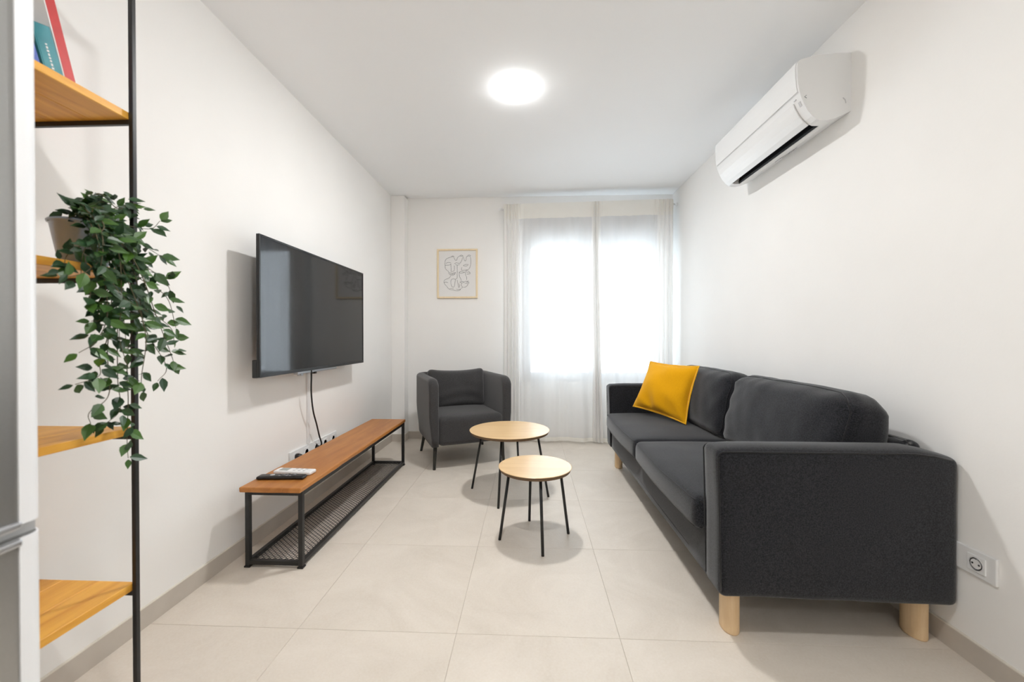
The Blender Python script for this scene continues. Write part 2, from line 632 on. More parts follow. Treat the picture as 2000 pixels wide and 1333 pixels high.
def sofa_arm(y0, y1, name):
    cx, cy, cz = (SX0 + SX1) / 2, (y0 + y1) / 2, (AZ + HEM) / 2
    h = ((SX1 - SX0) / 2, (y1 - y0) / 2, (AZ - HEM) / 2)

    def d(p):
        x, y, z = p
        t = smoothstep(h[2] - .09, h[2], z)
        bulge = .012 * (1 - (y / h[1]) ** 2) * t * (1 - (x / h[0]) ** 8)
        w = .004 * nz(x * 5 + cy * 9, y * 6, z * 5)
        hem = -.006 * (x / h[0]) * smoothstep(0, -h[2], z) + .004 * nz(x * 7, cy, 3) * smoothstep(-.15, -h[2], z)
        back = -.02 * smoothstep(.25, h[0], x) * smoothstep(0, h[2], z)
        return (x - .010 * smoothstep(.0, h[2], z) * (x < 0), y + w * (1 if y > 0 else .6), z + bulge + hem + back)
    o = G().rbox(h, .024, (14, 4, 12), 3, d, (cx, cy, cz)).make(name, 'sofa', sofa, smooth=True)
    # seam piping round the outer and inner top edge and down the front
    for sy in (-1, 1):
        pts = []
        y = sy * (h[1] - .004)
        rr = .024
        for k in range(5):
            pts.append((-h[0] + .004 - .010 * (k / 4), y, -h[2] + .03 + (2 * h[2] - .03 - rr) * k / 4))
        for k in range(1, 5):
            a = PI / 2 * k / 4
            pts.append((-h[0] - .008 + rr - rr * math.cos(a), y, h[2] - rr + rr * math.sin(a) - .006))
        for k in range(1, 13):
            x = -h[0] + rr + (2 * h[0] - 2 * rr) * k / 12
            pts.append((x, y, h[2] - .006 - .02 * smoothstep(.25, h[0], x)))
        pts = [(p[0] + cx, p[1] + cy, p[2] + cz) for p in pts]
        G().tube(pts, .0028, 6).make('piping', 'sofa_seam', o, smooth=True)
    return o


sofa_arm(SY0, SY0 + AT, 'armrest')
sofa_arm(SY1 - AT, SY1, 'armrest')
IY0, IY1 = SY0 + AT, SY1 - AT
# base with front panel
def dbase(p):
    x, y, z = p
    return (x, y, z + .004 * nz(y * 3, x, z * 3))
b = G().rbox(((SX1 - SX0 - .03) / 2, (IY1 - IY0) / 2 + .004, .095), .018, (6, 18, 4), 3, dbase,
             ((SX0 + SX1) / 2 - .005, (IY0 + IY1) / 2, .255)).make('base', 'sofa', sofa, smooth=True)
G().tube([(SX0 + .012, IY0 + .01, .197), (SX0 + .0115, (IY0 + IY1) / 2, .197), (SX0 + .012, IY1 - .01, .197)], .0022, 6).make('piping', 'sofa_seam', b, smooth=True)
# backrest frame
def dback(p):
    x, y, z = p
    return (x + .03 * smoothstep(-.1, .3, z) * (1 if x < 0 else 0), y, z + .004 * nz(y * 4, 2, 3))
G().rbox((.065, (IY1 - IY0) / 2 + .004, .262), .03, (3, 18, 8), 3, dback,
         (SX1 - .067, (IY0 + IY1) / 2, .418)).make('backrest', 'sofa', sofa, smooth=True)


def seat_cushion(y0, y1, ph):
    x0, x1 = 0.618, 1.20
    z0, z1 = 0.342, 0.452
    h = ((x1 - x0) / 2, (y1 - y0) / 2 - .003, (z1 - z0) / 2)
    c = ((x0 + x1) / 2, (y0 + y1) / 2, (z0 + z1) / 2)

    def d(p):
        x, y, z = p
        u, v = x / h[0], y / h[1]
        top = smoothstep(0, h[2], z)
        bul = .022 * (1 - abs(u) ** 3) * (1 - abs(v) ** 3) * top
        fr = smoothstep(.6, 1, -u)
        bow = -.016 * fr * (1 - v * v)
        wr = .0035 * nz(x * 6 + ph, y * 6, z * 4) * top + .0025 * fr * math.sin(y * 95 + ph) * max(0, nz(y * 5 + ph, 4, 2))
        return (x + bow + wr * .6, y, z + bul + wr - .012 * fr * (1 - top))
    o = G().rbox(h, .035, (16, 18, 3), 4, d, c).make('seat_cushion', 'sofa', sofa, smooth=True)
    for zz in (h[2] - .012, -h[2] + .012):
        pts = []
        for k in range(41):
            v = -1 + 2 * k / 40
            ins = .022 * max(0, (abs(v) - .93) / .07) ** 2
            q = d(Vector((-h[0] + .009 + ins, v * (h[1] - .006), zz)))
            pts.append((q[0] + c[0], q[1] + c[1], q[2] + c[2]))
        G().tube(pts, .0028, 6).make('piping', 'sofa_seam', o, smooth=True)
    return o


YM = (IY0 + IY1) / 2
seat_cushion(IY0, YM, 1.3)
seat_cushion(YM, IY1, 5.1)


def back_cushion(y0, y1, ph, name='back_cushion'):
    """cushion standing on the seat, leaning on the backrest"""
    w, hh, t = (y1 - y0) / 2 - .002, .205, .085
    h = (t, w, hh)
    lean = math.radians(13)
    c = Vector((1.232, (y0 + y1) / 2, .452 + hh * math.cos(lean) - .012))

    def d(p):
        x, y, z = p
        u, v = y / w, z / hh
        prof = (1 - abs(u) ** 4) * (1 - abs(v) ** 3)
        side = -1 if x < 0 else 1
        bx = side * .045 * prof * min(1, abs(x) / t * 1.2)
        edge = 1 - .35 * smoothstep(.75, 1, abs(v)) * (1 if z > 0 else .5)
        wr = .008 * nz(y * 5 + ph, z * 6, 1) + .004 * nz(y * 14 + ph, z * 9, 5)
        # creases gathered toward the inner corners
        cr = .004 * math.sin((y * 30 + z * 40) + 5 * nz(y * 3, z * 3, ph)) * smoothstep(.55, .95, max(abs(u), abs(v)))
        sag = .006 * (1 - u * u) * smoothstep(.5, 1, v) - .022 * smoothstep(.82, 1, abs(u)) * smoothstep(.5, 1, v)
        x2 = x * edge + bx + wr + cr * side
        y2 = y * (1 - .012 * smoothstep(.3, 1, v))
        z2 = z + sag + .5 * wr
        return (x2 * math.cos(lean) + z2 * math.sin(lean), y2, -x2 * math.sin(lean) + z2 * math.cos(lean))
    o = G().rbox(h, .05, (5, 24, 18), 4, d, c).make(name, 'sofa', sofa, smooth=True)
    for sx in (-1,):
        loop = []
        N = 72
        for k in range(N):
            a = 2 * PI * k / N
            ca, sa = math.cos(a), math.sin(a)
            e = 8
            q = (abs(ca) ** e + abs(sa) ** e) ** (-1 / e)
            p = Vector((sx * (t - .017), ca * q * (w - .012), sa * q * (hh - .012)))
            # project to the rounded surface
            inn = Vector((max(-(t - .05), min(t - .05, p.x)), max(-(w - .05), min(w - .05, p.y)), max(-(hh - .05), min(hh - .05, p.z))))
            dd = p - inn
            if dd.length > 1e-6:
                p = inn + dd.normalized() * .0505
            loop.append(Vector(d(p)) + c)
        G().tube(loop, .0028, 6, closed=True).make('piping', 'sofa_seam', o, smooth=True)
    return o


back_cushion(IY0 + .005, YM - .01, 2.0)
back_cushion(YM + .01, IY1 - .005, 8.4)
for (lx, ly) in ((.727, 1.492), (1.372, 1.492), (.727, 3.312), (1.372, 3.312)):
    G().lathe([(0, 0), (.93, 0), (1, .004), (1, .168), (0, .168)], (lx, ly, 0), 28, .030, .044).make('leg', 'legwood', sofa, smooth=False)


# ------------------------------------------------------------------ mustard cushion
def throw_cushion():
    BL, BR, TR, TL = Vector((.800, 3.12, .535)), Vector((1.045, 2.745, .482)), Vector((1.165, 2.835, .855)), Vector((.95, 3.20, .865))
    nrm = (BR - BL).cross(TL - BL).normalized()
    root = empty('throw_cushion', (1.0, 2.97, .46))
    tag(root, 'square mustard yellow velvet throw cushion leaning in the sofa corner', 'cushion')
    N = 28

    def base(u, v):
        p = BL.lerp(BR, u).lerp(TL.lerp(TR, u), v)
        # pinch the edges inwards between the corners
        mid = (BL + BR + TR + TL) / 4
        k = .085 * ((4 * u * (1 - u)) * (abs(2 * v - 1) ** 4) + (4 * v * (1 - v)) * (abs(2 * u - 1) ** 4))
        p = p.lerp(mid, k)
        return p

    def side(s):
        def fn(u, v):
            p = base(u, v)
            a, b2 = 2 * u - 1, 2 * v - 1
            t = .090 * ((1 - a * a) * (1 - b2 * b2)) ** .55
            t += .016 * nz(u * 3, v * 3 + s, 2) * (1 - a ** 8) * (1 - b2 ** 8)
            cr = .014 * math.sin(14 * (u + v * .4) + 4 * nz(u * 2, v * 2, 7)) * smoothstep(.45, .05, v) * (1 - a ** 6) * (1 - b2 ** 6)
            t += cr + .006 * math.exp(-((u - .5 - .2 * (1 - v)) / .06) ** 2) * smoothstep(.6, .95, v) * (1 - b2 ** 8)
            return p + nrm * s * max(t, .002)
        return fn
    g = G()
    g.grid(side(1), N, N)
    g.grid(side(-1), N, N)
    g.make('cover', 'yellow', root, smooth=True)
    loop = [base(k / N, 0) for k in range(N)] + [base(1, k / N) for k in range(N)] + \
           [base(1 - k / N, 1) for k in range(N)] + [base(0, 1 - k / N) for k in range(N)]
    mid = (BL + BR + TR + TL) / 4
    v, f = [], []
    n = len(loop)
    for i, p in enumerate(loop):
        out = (p - mid).normalized() * .013 + nrm * .004 * nz(i * .3, 1, 2)
        for (e, s) in ((0, .0025), (1, .0015), (1, -.0015), (0, -.0025)):
            v.append(p + out * e + nrm * s)
    for i in range(n):
        for k in range(4):
            f.append((i * 4 + k, i * 4 + (k + 1) % 4, ((i + 1) % n) * 4 + (k + 1) % 4, ((i + 1) % n) * 4 + k))
    G().add(v, f).make('flange', 'yellow_seam', root, smooth=True)


throw_cushion()


# ------------------------------------------------------------------ armchair (local space, front toward -y)
def armchair():
    root = empty('armchair', (-.615, 3.575, 0), math.radians(24.8))
    tag(root, 'slate grey fabric tub armchair with thin dark metal legs by the curtain', 'armchair')
    W, D0, D1, T, ZB, ZT, RC = .347, -.365, .365, .078, .195, .735, .12
    # U shaped shell swept round the back
    path = []
    L = D1 - D0 - RC

    def addp(x, y, tx, ty, s):
        path.append((x, y, tx, ty, s))
    tot = 2 * L + PI * RC + (2 * W - 2 * RC)
    s = 0
    fr = [0, .004, .012, .025, .042, .062, .085, .12]
    ys = fr + [.12 + (L - .12) * k / 8 for k in range(1, 9)]
    for q in ys: addp(-W, D0 + q, 0, 1, q)
    for k in range(1, 8):
        a = PI / 2 * k / 8
        addp(-W + RC - RC * math.cos(a), D1 - RC + RC * math.sin(a), math.sin(a), math.cos(a), L)
    for k in range(0, 11):
        addp(-W + RC + (2 * W - 2 * RC) * k / 10, D1, 1, 0, L)
    for k in range(1, 8):
        a = PI / 2 * k / 8
        addp(W - RC + RC * math.sin(a), D1 - RC + RC * math.cos(a), math.cos(a), -math.sin(a), L)
    for q in reversed(ys): addp(W, D0 + q, 0, -1, q)
    v, f = [], []
    ring = []
    NS = 4
    for (x, y, tx, ty, q) in path:
        # inward normal
        nx, ny = ty, -tx
        R = .085
        drop = 0 if q > R else R - math.sqrt(max(0, R * R - (R - q) ** 2))
        zt = ZT - drop
        back = smoothstep(-.05, D1, y)
        zb = ZB + .035 * smoothstep(.18, D1, y) - .0 * back
        thin = 1 if q > .02 else .55 + .45 * math.sqrt(max(0, 1 - ((.02 - q) / .02) ** 2))
        t0 = T * (1 - thin) / 2
        t1 = T - t0
        prof = []
        r = .03 * thin
        # outer bottom to outer top, round over, inner top to inner bottom
        for k in range(9):
            zz = zb + (zt - r - zb) * k / 8
            prof.append((t0 + .022 * smoothstep(.5, 0, (zz - ZB) / (ZT - ZB)) * 1.0, zz))
        for k in range(1, 6):
            a = PI * k / 6
            prof.append(((t0 + t1) / 2 - (t1 - t0) / 2 * math.cos(a), zt - r + r * math.sin(a)))
        for k in range(9):
            zz = zt - r + (zb - zt + r) * k / 8
            prof.append((t1, zz))
        for (o, zz) in prof:
            v.append((x + nx * o, y + ny * o, zz))
        ring.append(len(prof))
    n = ring[0]
    for i in range(len(path) - 1):
        for k in range(n):
            f.append((i * n + k, i * n + (k + 1) % n, (i + 1) * n + (k + 1) % n, (i + 1) * n + k))
    f.append(tuple(range(n)))
    f.append(tuple(range((len(path) - 1) * n, len(path) * n)))
    G().add(v, f).make('shell', 'chair', root, smooth=True, local=True)

    def dseat(p):
        x, y, z = p
        h = (W - T, .31, .115)
        top = smoothstep(0, h[2], z)
        fr = smoothstep(-.2, -.31, y)
        return (x, y - .012 * fr * (1 - (x / h[0]) ** 2), z + .018 * top * (1 - (x / h[0]) ** 4) * (1 - abs(y / h[1]) ** 4) + .003 * nz(x * 5, y * 5, z * 5))
    G().rbox((W - T + .006, .315, .115), .04, (12, 12, 5), 4, dseat, (0, -.045, .31)).make('seat', 'chair', root, smooth=True, local=True)
    # loose back cushion
    lean = math.radians(12)

    def dc(p):
        x, y, z = p
        u, vv = x / .258, z / .175
        prof = (1 - abs(u) ** 4) * (1 - abs(vv) ** 3)
        s = -1 if y < 0 else 1
        wr = .006 * nz(x * 7, z * 8, 3) + .008 * math.sin(z * 55 + 12 * x * x * 4 + 2 * nz(x * 4, z * 4, 1)) * smoothstep(.35, -.8, vv) * (1 - u ** 4)
        y2 = y + s * .035 * prof + wr * (1 if s < 0 else 0)
        z2 = z - .014 * (1 - u * u) * smoothstep(.6, 1, vv) + .01 * abs(u) ** 3 * smoothstep(.4, 1, vv)
        return (x * (1 + .03 * vv), y2 * math.cos(lean) + z2 * math.sin(lean) * 1.0, z2 * math.cos(lean) - y2 * math.sin(lean))
    G().rbox((.258, .065, .175), .045, (22, 4, 18), 4, dc, (0, .150, .418 + .172)).make('back_cushion', 'chair', root, smooth=True, local=True)
    for (x, y, dx, dy) in ((-.285, -.29, -.012, -.01), (.285, -.29, .012, -.01), (-.27, .245, -.03, .045), (.27, .245, .03, .045)):
        G().tube([(x, y, .21), (x + dx, y + dy, .0)], [.0165, .0115], 12).make('leg', 'steel_dark', root, smooth=True, local=True)


armchair()


# ------------------------------------------------------------------ nesting tables
def side_table(c, r, h, feet, rt, label):
    root = empty('coffee_table', (c[0], c[1], 0))
    tag(root, label, 'table', 'round nesting coffee tables')
    top = G().lathe([(0, h - .003), (r - .006, h - .003), (r - .002, h - .0015), (r - .0004, h), (r - .003, h + .0015), (0, h + .0015)], (c[0], c[1], 0), 72)
    t = top.make('table_top', 'birch', root)
    G().lathe([(0, h - .018), (r - .009, h - .018), (r - .003, h - .003), (0, h - .003)], (c[0], c[1], 0), 72).make('edge', 'ply', t)
    for (fx, fy) in feet:
        d = Vector((fx - c[0], fy - c[1]))
        k = rt / d.length
        G().tube([(c[0] + d.x * k, c[1] + d.y * k, h - .019), (fx, fy, 0.0)], .0075, 10).make('leg', 'steel_black', root, smooth=True)
    return root


side_table((-.135, 2.738), .272, .432, ((-.401, 2.797), (-.192, 2.476), (-.076, 3.0), (.126, 2.674)), .195,
           'larger taller round pale wood coffee table with black rod legs')
side_table((.030, 2.132), .194, .378, ((-.155, 2.093), (0., 2.317), (.065, 1.944), (.21, 2.174)), .138,
           'smaller lower round pale wood coffee table with black rod legs')


# ------------------------------------------------------------------ tv bench
def bench():
    x0, x1, y0, y1 = -1.316, -1.030, 1.765, 3.312
    root = empty('tv_bench', ((x0 + x1) / 2, (y0 + y1) / 2, 0))
    tag(root, 'long low wooden bench with black steel frame and mesh shelf under the television', 'bench')
    zt, tb = .378, .024

    def d(p):
        x, y, z = p
        # waney, slightly irregular front and near edges
        e = .003 * nz(y * 9, z * 30, 1) * (x > 0) + .002 * nz(x * 14, z * 40, 5)
        return (x + e * 1.2, y + .004 * nz(x * 11, z * 30, 3) * (y < 0), z)
    G().rbox(((x1 - x0) / 2, (y1 - y0) / 2, tb / 2), .006, (6, 40, 1), 2, d, ((x0 + x1) / 2, (y0 + y1) / 2, zt - tb / 2)).make('bench_top', 'bench', root)
    a0, a1, b0, b1, t = x0 + .010, x1 - .006, 1.79, 3.30, .020
    zf = zt - tb
    for (x, y) in ((a0, b0), (a1 - t, b0), (a0, b1 - t), (a1 - t, b1 - t)):
        bxo('leg', (x, x + t, y, y + t, .006, zf), 'steel_black', root, bevel=.0015)
        bxo('foot_pad', (x - .004, x + t + .004, y - .004, y + t + .004, 0, .008), 'black', root, bevel=.002)
    for (nm, z0) in (('upper_rail', zf - t), ('lower_rail', .012)):
        bxo(nm, (a0 + t, a1 - t, b0, b0 + t, z0, z0 + t), 'steel_black', root, bevel=.0015)
        bxo(nm, (a0 + t, a1 - t, b1 - t, b1, z0, z0 + t), 'steel_black', root, bevel=.0015)
        bxo(nm, (a0, a0 + t, b0 + t, b1 - t, z0, z0 + t), 'steel_black', root, bevel=.0015)
        bxo(nm, (a1 - t, a1, b0 + t, b1 - t, z0, z0 + t), 'steel_black', root, bevel=.0015)
    # expanded metal shelf: zigzag strands that meet in diamonds
    g = G()
    ax0, ax1, by0, by1 = a0 + t * .6, a1 - t * .6, b0 + t * .6, b1 - t * .6
    cw, ch = .026, .0115
    nr = int((by1 - by0) / ch)
    nc = int((ax1 - ax0) / (cw / 2))
    for r in range(nr):
        yy = by0 + ch * (r + .5)
        strand = []
        for k in range(nc + 1):
            x = ax0 + (ax1 - ax0) * k / nc
            s = 1 if (k + r) % 2 else -1
            strand.append((x, yy + s * ch * .46, .026 + .001 * s))
        v, f = [], []
        w, tt = .0013, .001
        for (x, y, z) in strand:
            v += [(x, y - w, z - tt), (x, y + w, z - tt), (x, y + w, z + tt), (x, y - w, z + tt)]
        for k in range(nc):
            for q in range(4):
                f.append((k * 4 + q, k * 4 + (q + 1) % 4, k * 4 + 4 + (q + 1) % 4, k * 4 + 4 + q))
        g.add(v, f)
    tag(g.make('mesh_shelf', 'steel_black', root), kind='stuff')


bench()


def remote_black():
    root = empty('remote_control', (-1.19, 1.885, .378), math.radians(0))
    tag(root, 'black television remote control lying on the bench', 'remote control')
    root.rotation_euler = (0, 0, math.radians(3))

    def d(p):
        x, y, z = p
        return (x, y * (1 - .12 * smoothstep(-.2, .12, x)), z - .002 * (x / .11) ** 2 * (z > 0))
    G().rbox((.113, .024, .009), .0085, (14, 4, 1), 3, d, (0, 0, .0095)).make('casing', 'black', root, smooth=True, local=True)
    G().lathe([(0, 0), (.011, 0), (.010, .0015), (0, .0018)], (-.045, 0, .0185), 20).make('navigation_pad', 'silver', root, local=True)
    for i in range(5):
        for j in (-1, 0, 1):
            G().rbox((.0045, .0035, .001), .0009, (1, 1, 1), 1, None, (-.005 + i * .017, j * .012, .0188)).make('button', 'grey_print' if (i + j) % 3 else 'black', root, local=True)


def remote_white():
    root = empty('remote_control', (-1.172, 1.962, .378), 0)
    root.rotation_euler = (0, 0, math.radians(-4))
    tag(root, 'white air conditioner remote control lying behind the black one', 'remote control')

    def d(p):
        x, y, z = p
        return (x, y, z + .0015 * (1 - (y / .03) ** 2) * (z > 0))
    G().rbox((.098, .029, .0085), .007, (10, 5, 1), 3, d, (0, 0, .009)).make('casing', 'white_plastic', root, smooth=True, local=True)
    bxo('display', (-.075, -.028, -.018, .018, .0165, .0197), 'lcd', root, bevel=.001, local=True)
    for i in range(3):
        for j in (-1, 1):
            G().rbox((.006, .005, .001), .0009, (1, 1, 1), 1, None, (.005 + i * .026, j * .012, .0192)).make('button', 'ac_line', root, local=True)


remote_black()
remote_white()


# ------------------------------------------------------------------ television
def television():
    xf = -1.285
    y0, y1, z0, z1 = 1.864, 3.063, .865, 1.553
    root = empty('television', (xf, (y0 + y1) / 2, z0))
    tag(root, 'large black flat-screen television mounted on the left wall', 'television')
    bxo('panel', (xf - .014, xf - .001, y0, y1, z0, z1), 'black', root, bevel=.002)
    g = G()
    b = .009
    g.box(xf - .001, xf + .003, y0, y0 + b, z0, z1).box(xf - .001, xf + .003, y1 - b, y1, z0, z1)
    g.box(xf - .001, xf + .003, y0 + b, y1 - b, z1 - b, z1).box(xf - .001, xf + .003, y0 + b, y1 - b, z0, z0 + .016)
    g.make('bezel', 'black', root)
    bxo('screen', (xf - .0008, xf + .0004, y0 + b, y1 - b, z0 + .016, z1 - b), 'screen', root)
    bxo('rear_housing', (xf - .060, xf - .014, y0 + .16, y1 - .16, z0 + .004, z0 + .31), 'black', root, bevel=.008)
    bxo('rear_lip', (xf - .038, xf - .012, y0 + .001, y0 + .03, z0 - .002, z0 + .085), 'black', root, bevel=.004)
    br = G()
    br.box(XL + .002, XL + .02, 2.25, 2.70, 1.05, 1.40)
    br.box(XL + .02, xf - .055, 2.30, 2.34, .90, 1.45).box(XL + .02, xf - .055, 2.60, 2.64, .90, 1.45)
    br.make('wall_bracket', 'steel_black', root)
    bxo('lower_bracket', (xf - .066, xf - .042, 2.255, 2.72, z0 - .020, z0 + .006), 'silver', root, bevel=.002)
    bxo('bracket_lug', (xf - .060, xf - .035, 2.275, 2.30, z0 - .030, z0 - .018), 'silver', root, bevel=.002)
    bxo('bracket_lug', (xf - .060, xf - .035, 2.43, 2.45, z0 - .030, z0 - .018), 'steel_dark', root, bevel=.002)


television()
cab = catmull([(XL + .080, 2.395, .872), (XL + .078, 2.40, .82), (XL + .070, 2.412, .72), (XL + .055, 2.46, .60), (XL + .045, 2.52, .50),
               (XL + .040, 2.56, .42), (XL + .034, 2.60, .355), (XL + .022, 2.585, .335)], 6)
tag(G().tube(cab, .0048, 8).make('power_cable', 'black', smooth=True), 'black power cable hanging from the television to the wall sockets', 'cable')
tag(bxo('cable_trunking', (XL, XL + .012, 2.478, 2.502, .385, .90), 'white_plastic', bevel=.002), 'narrow white cable trunking running down the wall below the television', 'cable trunking')


def socket_plate_left():
    y0, y1, z0, z1 = 2.29, 2.86, .30, .383
    root = empty('socket_strip', (XL, (y0 + y1) / 2, z0))
    tag(root, 'long white multi-socket plate on the wall behind the bench', 'wall socket')
    bxo('plate', (XL, XL + .010, y0, y1, z0, z1), 'white_plastic', root, bevel=.003)
    for k in range(5):
        yc = y0 + .057 + k * .114
        md = bxo('socket_module', (XL + .009, XL + .0125, yc - .028, yc + .028, z0 + .014, z1 - .014), 'ac_white', root, bevel=.001)
        G().lathe([(.020, 0), (.0185, .0015), (.0175, -.0005), (0, -.001)], (0, 0, 0), 24).xf(Matrix.Translation((XL + .0125, yc, (z0 + z1) / 2)) @ Matrix.Rotation(PI / 2, 4, 'Y')).make('socket_well', 'ac_line', md)
    # plugs standing proud of the plate
    G().lathe([(0, 0), (.017, 0), (.019, .012), (.014, .032), (0, .036)], (0, 0, 0), 20).xf(Matrix.Translation((XL + .012, 2.575, (z0 + z1) / 2 - .008)) @ Matrix.Rotation(PI / 2, 4, 'Y')).make('plug', 'black', root, smooth=True)
    G().lathe([(0, 0), (.017, 0), (.019, .012), (.014, .032), (0, .036)], (0, 0, 0), 20).xf(Matrix.Translation((XL + .012, 2.347, (z0 + z1) / 2 + .004)) @ Matrix.Rotation(PI / 2, 4, 'Y')).make('plug', 'black', root, smooth=True)


socket_plate_left()


def socket_plate_right():
    y0, y1, z0, z1 = 1.292, 1.445, .290, .374
    root = empty('wall_socket', (XR, (y0 + y1) / 2, z0))
    tag(root, 'white wall socket plate low on the right wall beside the sofa', 'wall socket')
    bxo('plate', (XR - .009, XR, y0, y1, z0, z1), 'white_plastic', root, bevel=.003)
    for yc in (1.3465,):
        md = bxo('socket_module', (XR - .0125, XR - .008, yc - .0265, yc + .0265, .332 - .026, .332 + .026), 'ac_white', root, bevel=.0015)
        T = Matrix.Translation((XR - .0125, yc, .332)) @ Matrix.Rotation(-PI / 2, 4, 'Y')
        G().lathe([(.0215, 0), (.0205, .0012), (.0193, .0012), (.0185, -.0022), (0, -.0024)], (0, 0, 0), 32).xf(T).make('socket_well', 'ac_line', md, smooth=True)
        G().lathe([(.0165, -.002), (.0155, .0006), (0, .0006)], (0, 0, 0), 32).xf(T).make('socket_face', 'white_plastic', md)
        for s in (-1, 1):
            G().lathe([(.003, .0005), (.003, .0012), (0, .0012)], (0, s * .0095, 0), 12).xf(T).make('pin_hole', 'dark_void', md)
        for s in (-1, 1):
            bxo('earth_clip', (XR - .0150, XR - .0120, yc - .003, yc + .003, .332 + s * .0172 - .0016, .332 + s * .0172 + .0016), 'silver', md)


socket_plate_right()


# ------------------------------------------------------------------ air conditioner
def aircon():
    y0, y1 = 1.880, 2.685
    root = empty('air_conditioner', (XR, (y0 + y1) / 2, 2.04))
    tag(root, 'white split air conditioner high on the right wall', 'air conditioner')
    xw = XR
    prof = [(xw, 2.074), (xw, 2.336), (1.385, 2.336), (1.300, 2.330), (1.235, 2.316), (1.216, 2.309), (1.208, 2.298), (1.206, 2.28), (1.207, 2.235), (1.211, 2.195),
            (1.216, 2.170), (1.224, 2.142), (1.236, 2.112), (1.252, 2.083), (1.272, 2.058), (1.292, 2.042), (1.304, 2.037), (1.335, 2.036), (1.372, 2.044)]
    # body as three bands so that the outlet slot is a real recess
    slot_y0, slot_y1 = y0 + .05, y1 - .05
    g = G()
    pin = [p for p in prof if not (1.288 < p[0] < 1.34 and p[1] < 2.1)]
    slotprof = [q for q in prof if q[0] != 1.304]
    i = [k for k, q in enumerate(prof) if q == (1.292, 2.042)][0]
    notch = prof[:i + 1] + [(1.330, 2.100), (1.355, 2.085), (1.336, 2.036)] + prof[i + 3:]
    g.prism(prof, 'y', y0, slot_y0)
    g.prism(notch, 'y', slot_y0, slot_y1)
    g.prism(prof, 'y', slot_y1, y1)
    body = g.make('casing', 'ac_white', root)
    # dark throat inside the slot
    gg = G()
    gg.prism([(1.2935, 2.0435), (1.330, 2.0990), (1.354, 2.0845), (1.3345, 2.0375), (1.330, 2.046), (1.338, 2.080), (1.329, 2.086), (1.303, 2.048)], 'y', slot_y0 + .001, slot_y1 - .001)
    gg.make('outlet_throat', 'dark_void', root)
    # front grille panel, a thin skin with a joint line below it
    fp = [(1.235, 2.3165), (1.216, 2.3095), (1.2075, 2.2985), (1.2055, 2.28), (1.2065, 2.235), (1.2105, 2.195), (1.2155, 2.171)]
    skin = fp + [(x - .004 + .0005, z + .0005) for x, z in reversed(fp)]
    G().prism(skin, 'y', y0 + .010, y1 - .010).make('front_panel', 'ac_white', root)
    # swing flap over the curved lower front
    fl = [(1.2225, 2.140), (1.2335, 2.1125), (1.2495, 2.0835), (1.2695, 2.0575), (1.2900, 2.0405)]
    skin = fl + [(x - .0038, z - .0026) for x, z in reversed(fl)]
    G().prism(skin, 'y', slot_y0, slot_y1).make('swing_flap', 'ac_white', root)
    # joint line under the front panel
    G().prism([(1.2155, 2.1695), (1.2150, 2.1690), (1.2157, 2.1662), (1.2165, 2.1665)], 'y', y0 + .006, y1 - .006).make('panel_gap', 'ac_line', root)
    # indicator window and sticker near the near end
    def onfront(a, b, t0, t1, name, m):
        p0 = Vector((1.2165 + (1.252 - 1.2165) * t0, 0, 2.168 + (2.083 - 2.168) * t0))
        p1 = Vector((1.2165 + (1.252 - 1.2165) * t1, 0, 2.168 + (2.083 - 2.168) * t1))
        n = Vector((-.92, 0, -.38)) * .0055
        v = [(p0.x + n.x * .2, a, p0.z + n.z * .2), (p1.x + n.x * .2, a, p1.z + n.z * .2), (p1.x + n.x, a, p1.z + n.z), (p0.x + n.x, a, p0.z + n.z)]
        v += [(x, b, z) for (x, _, z) in v]
        G().add(v, [(0, 1, 2, 3), (7, 6, 5, 4), (0, 4, 5, 1), (1, 5, 6, 2), (2, 6, 7, 3), (3, 7, 4, 0)]).make(name, m, root)
    onfront(y0 + .012, y0 + .026, .42, .66, 'indicator_window', 'ac_line')
    onfront(y0 + .030, y0 + .046, .20, .24, 'printed_mark', 'ac_line')
    # flourish printed under the outlet
    def under(t, y):   # t 0 at slot, 1 at wall
        return (1.376 + .058 * t, y, 2.044 + (.004 + .058 * t) * .03 / .068 - .0007)
    mk = []
    for (tt, yy, rt, ry, a0, a1) in ((.50, 2.29, .22, .035, 20, 330), (.50, 2.32, .34, .060, 150, 300), (.52, 2.235, .14, .020, 0, 360)):
        pts = [under(tt + rt * math.sin(math.radians(a0 + (a1 - a0) * k / 24)), yy + ry * math.cos(math.radians(a0 + (a1 - a0) * k / 24))) for k in range(25)]
        mk.append(pts)
    g = G()
    for pts in mk: g.tube(pts, .0011, 4)
    g.add([under(.35, 2.215), under(.7, 2.215), under(.52, 2.185)], [(0, 1, 2)])
    g.make('printed_emblem', 'grey_print', root)
    # small clip and screw cover on the near end
    g = G()
    g.tube([(1.246, y0 - .0008, 2.150), (1.238, y0 - .0008, 2.143), (1.247, y0 - .0008, 2.137)], .0016, 5)
    g.make('end_mark', 'grey_print', root)
    g = G()
    g.tube([(1.405, y0 - .0008, 2.135), (1.415, y0 - .0008, 2.125), (1.418, y0 - .0008, 2.110)], .0018, 5)
    g.make('end_clip', 'ac_line', root)


aircon()


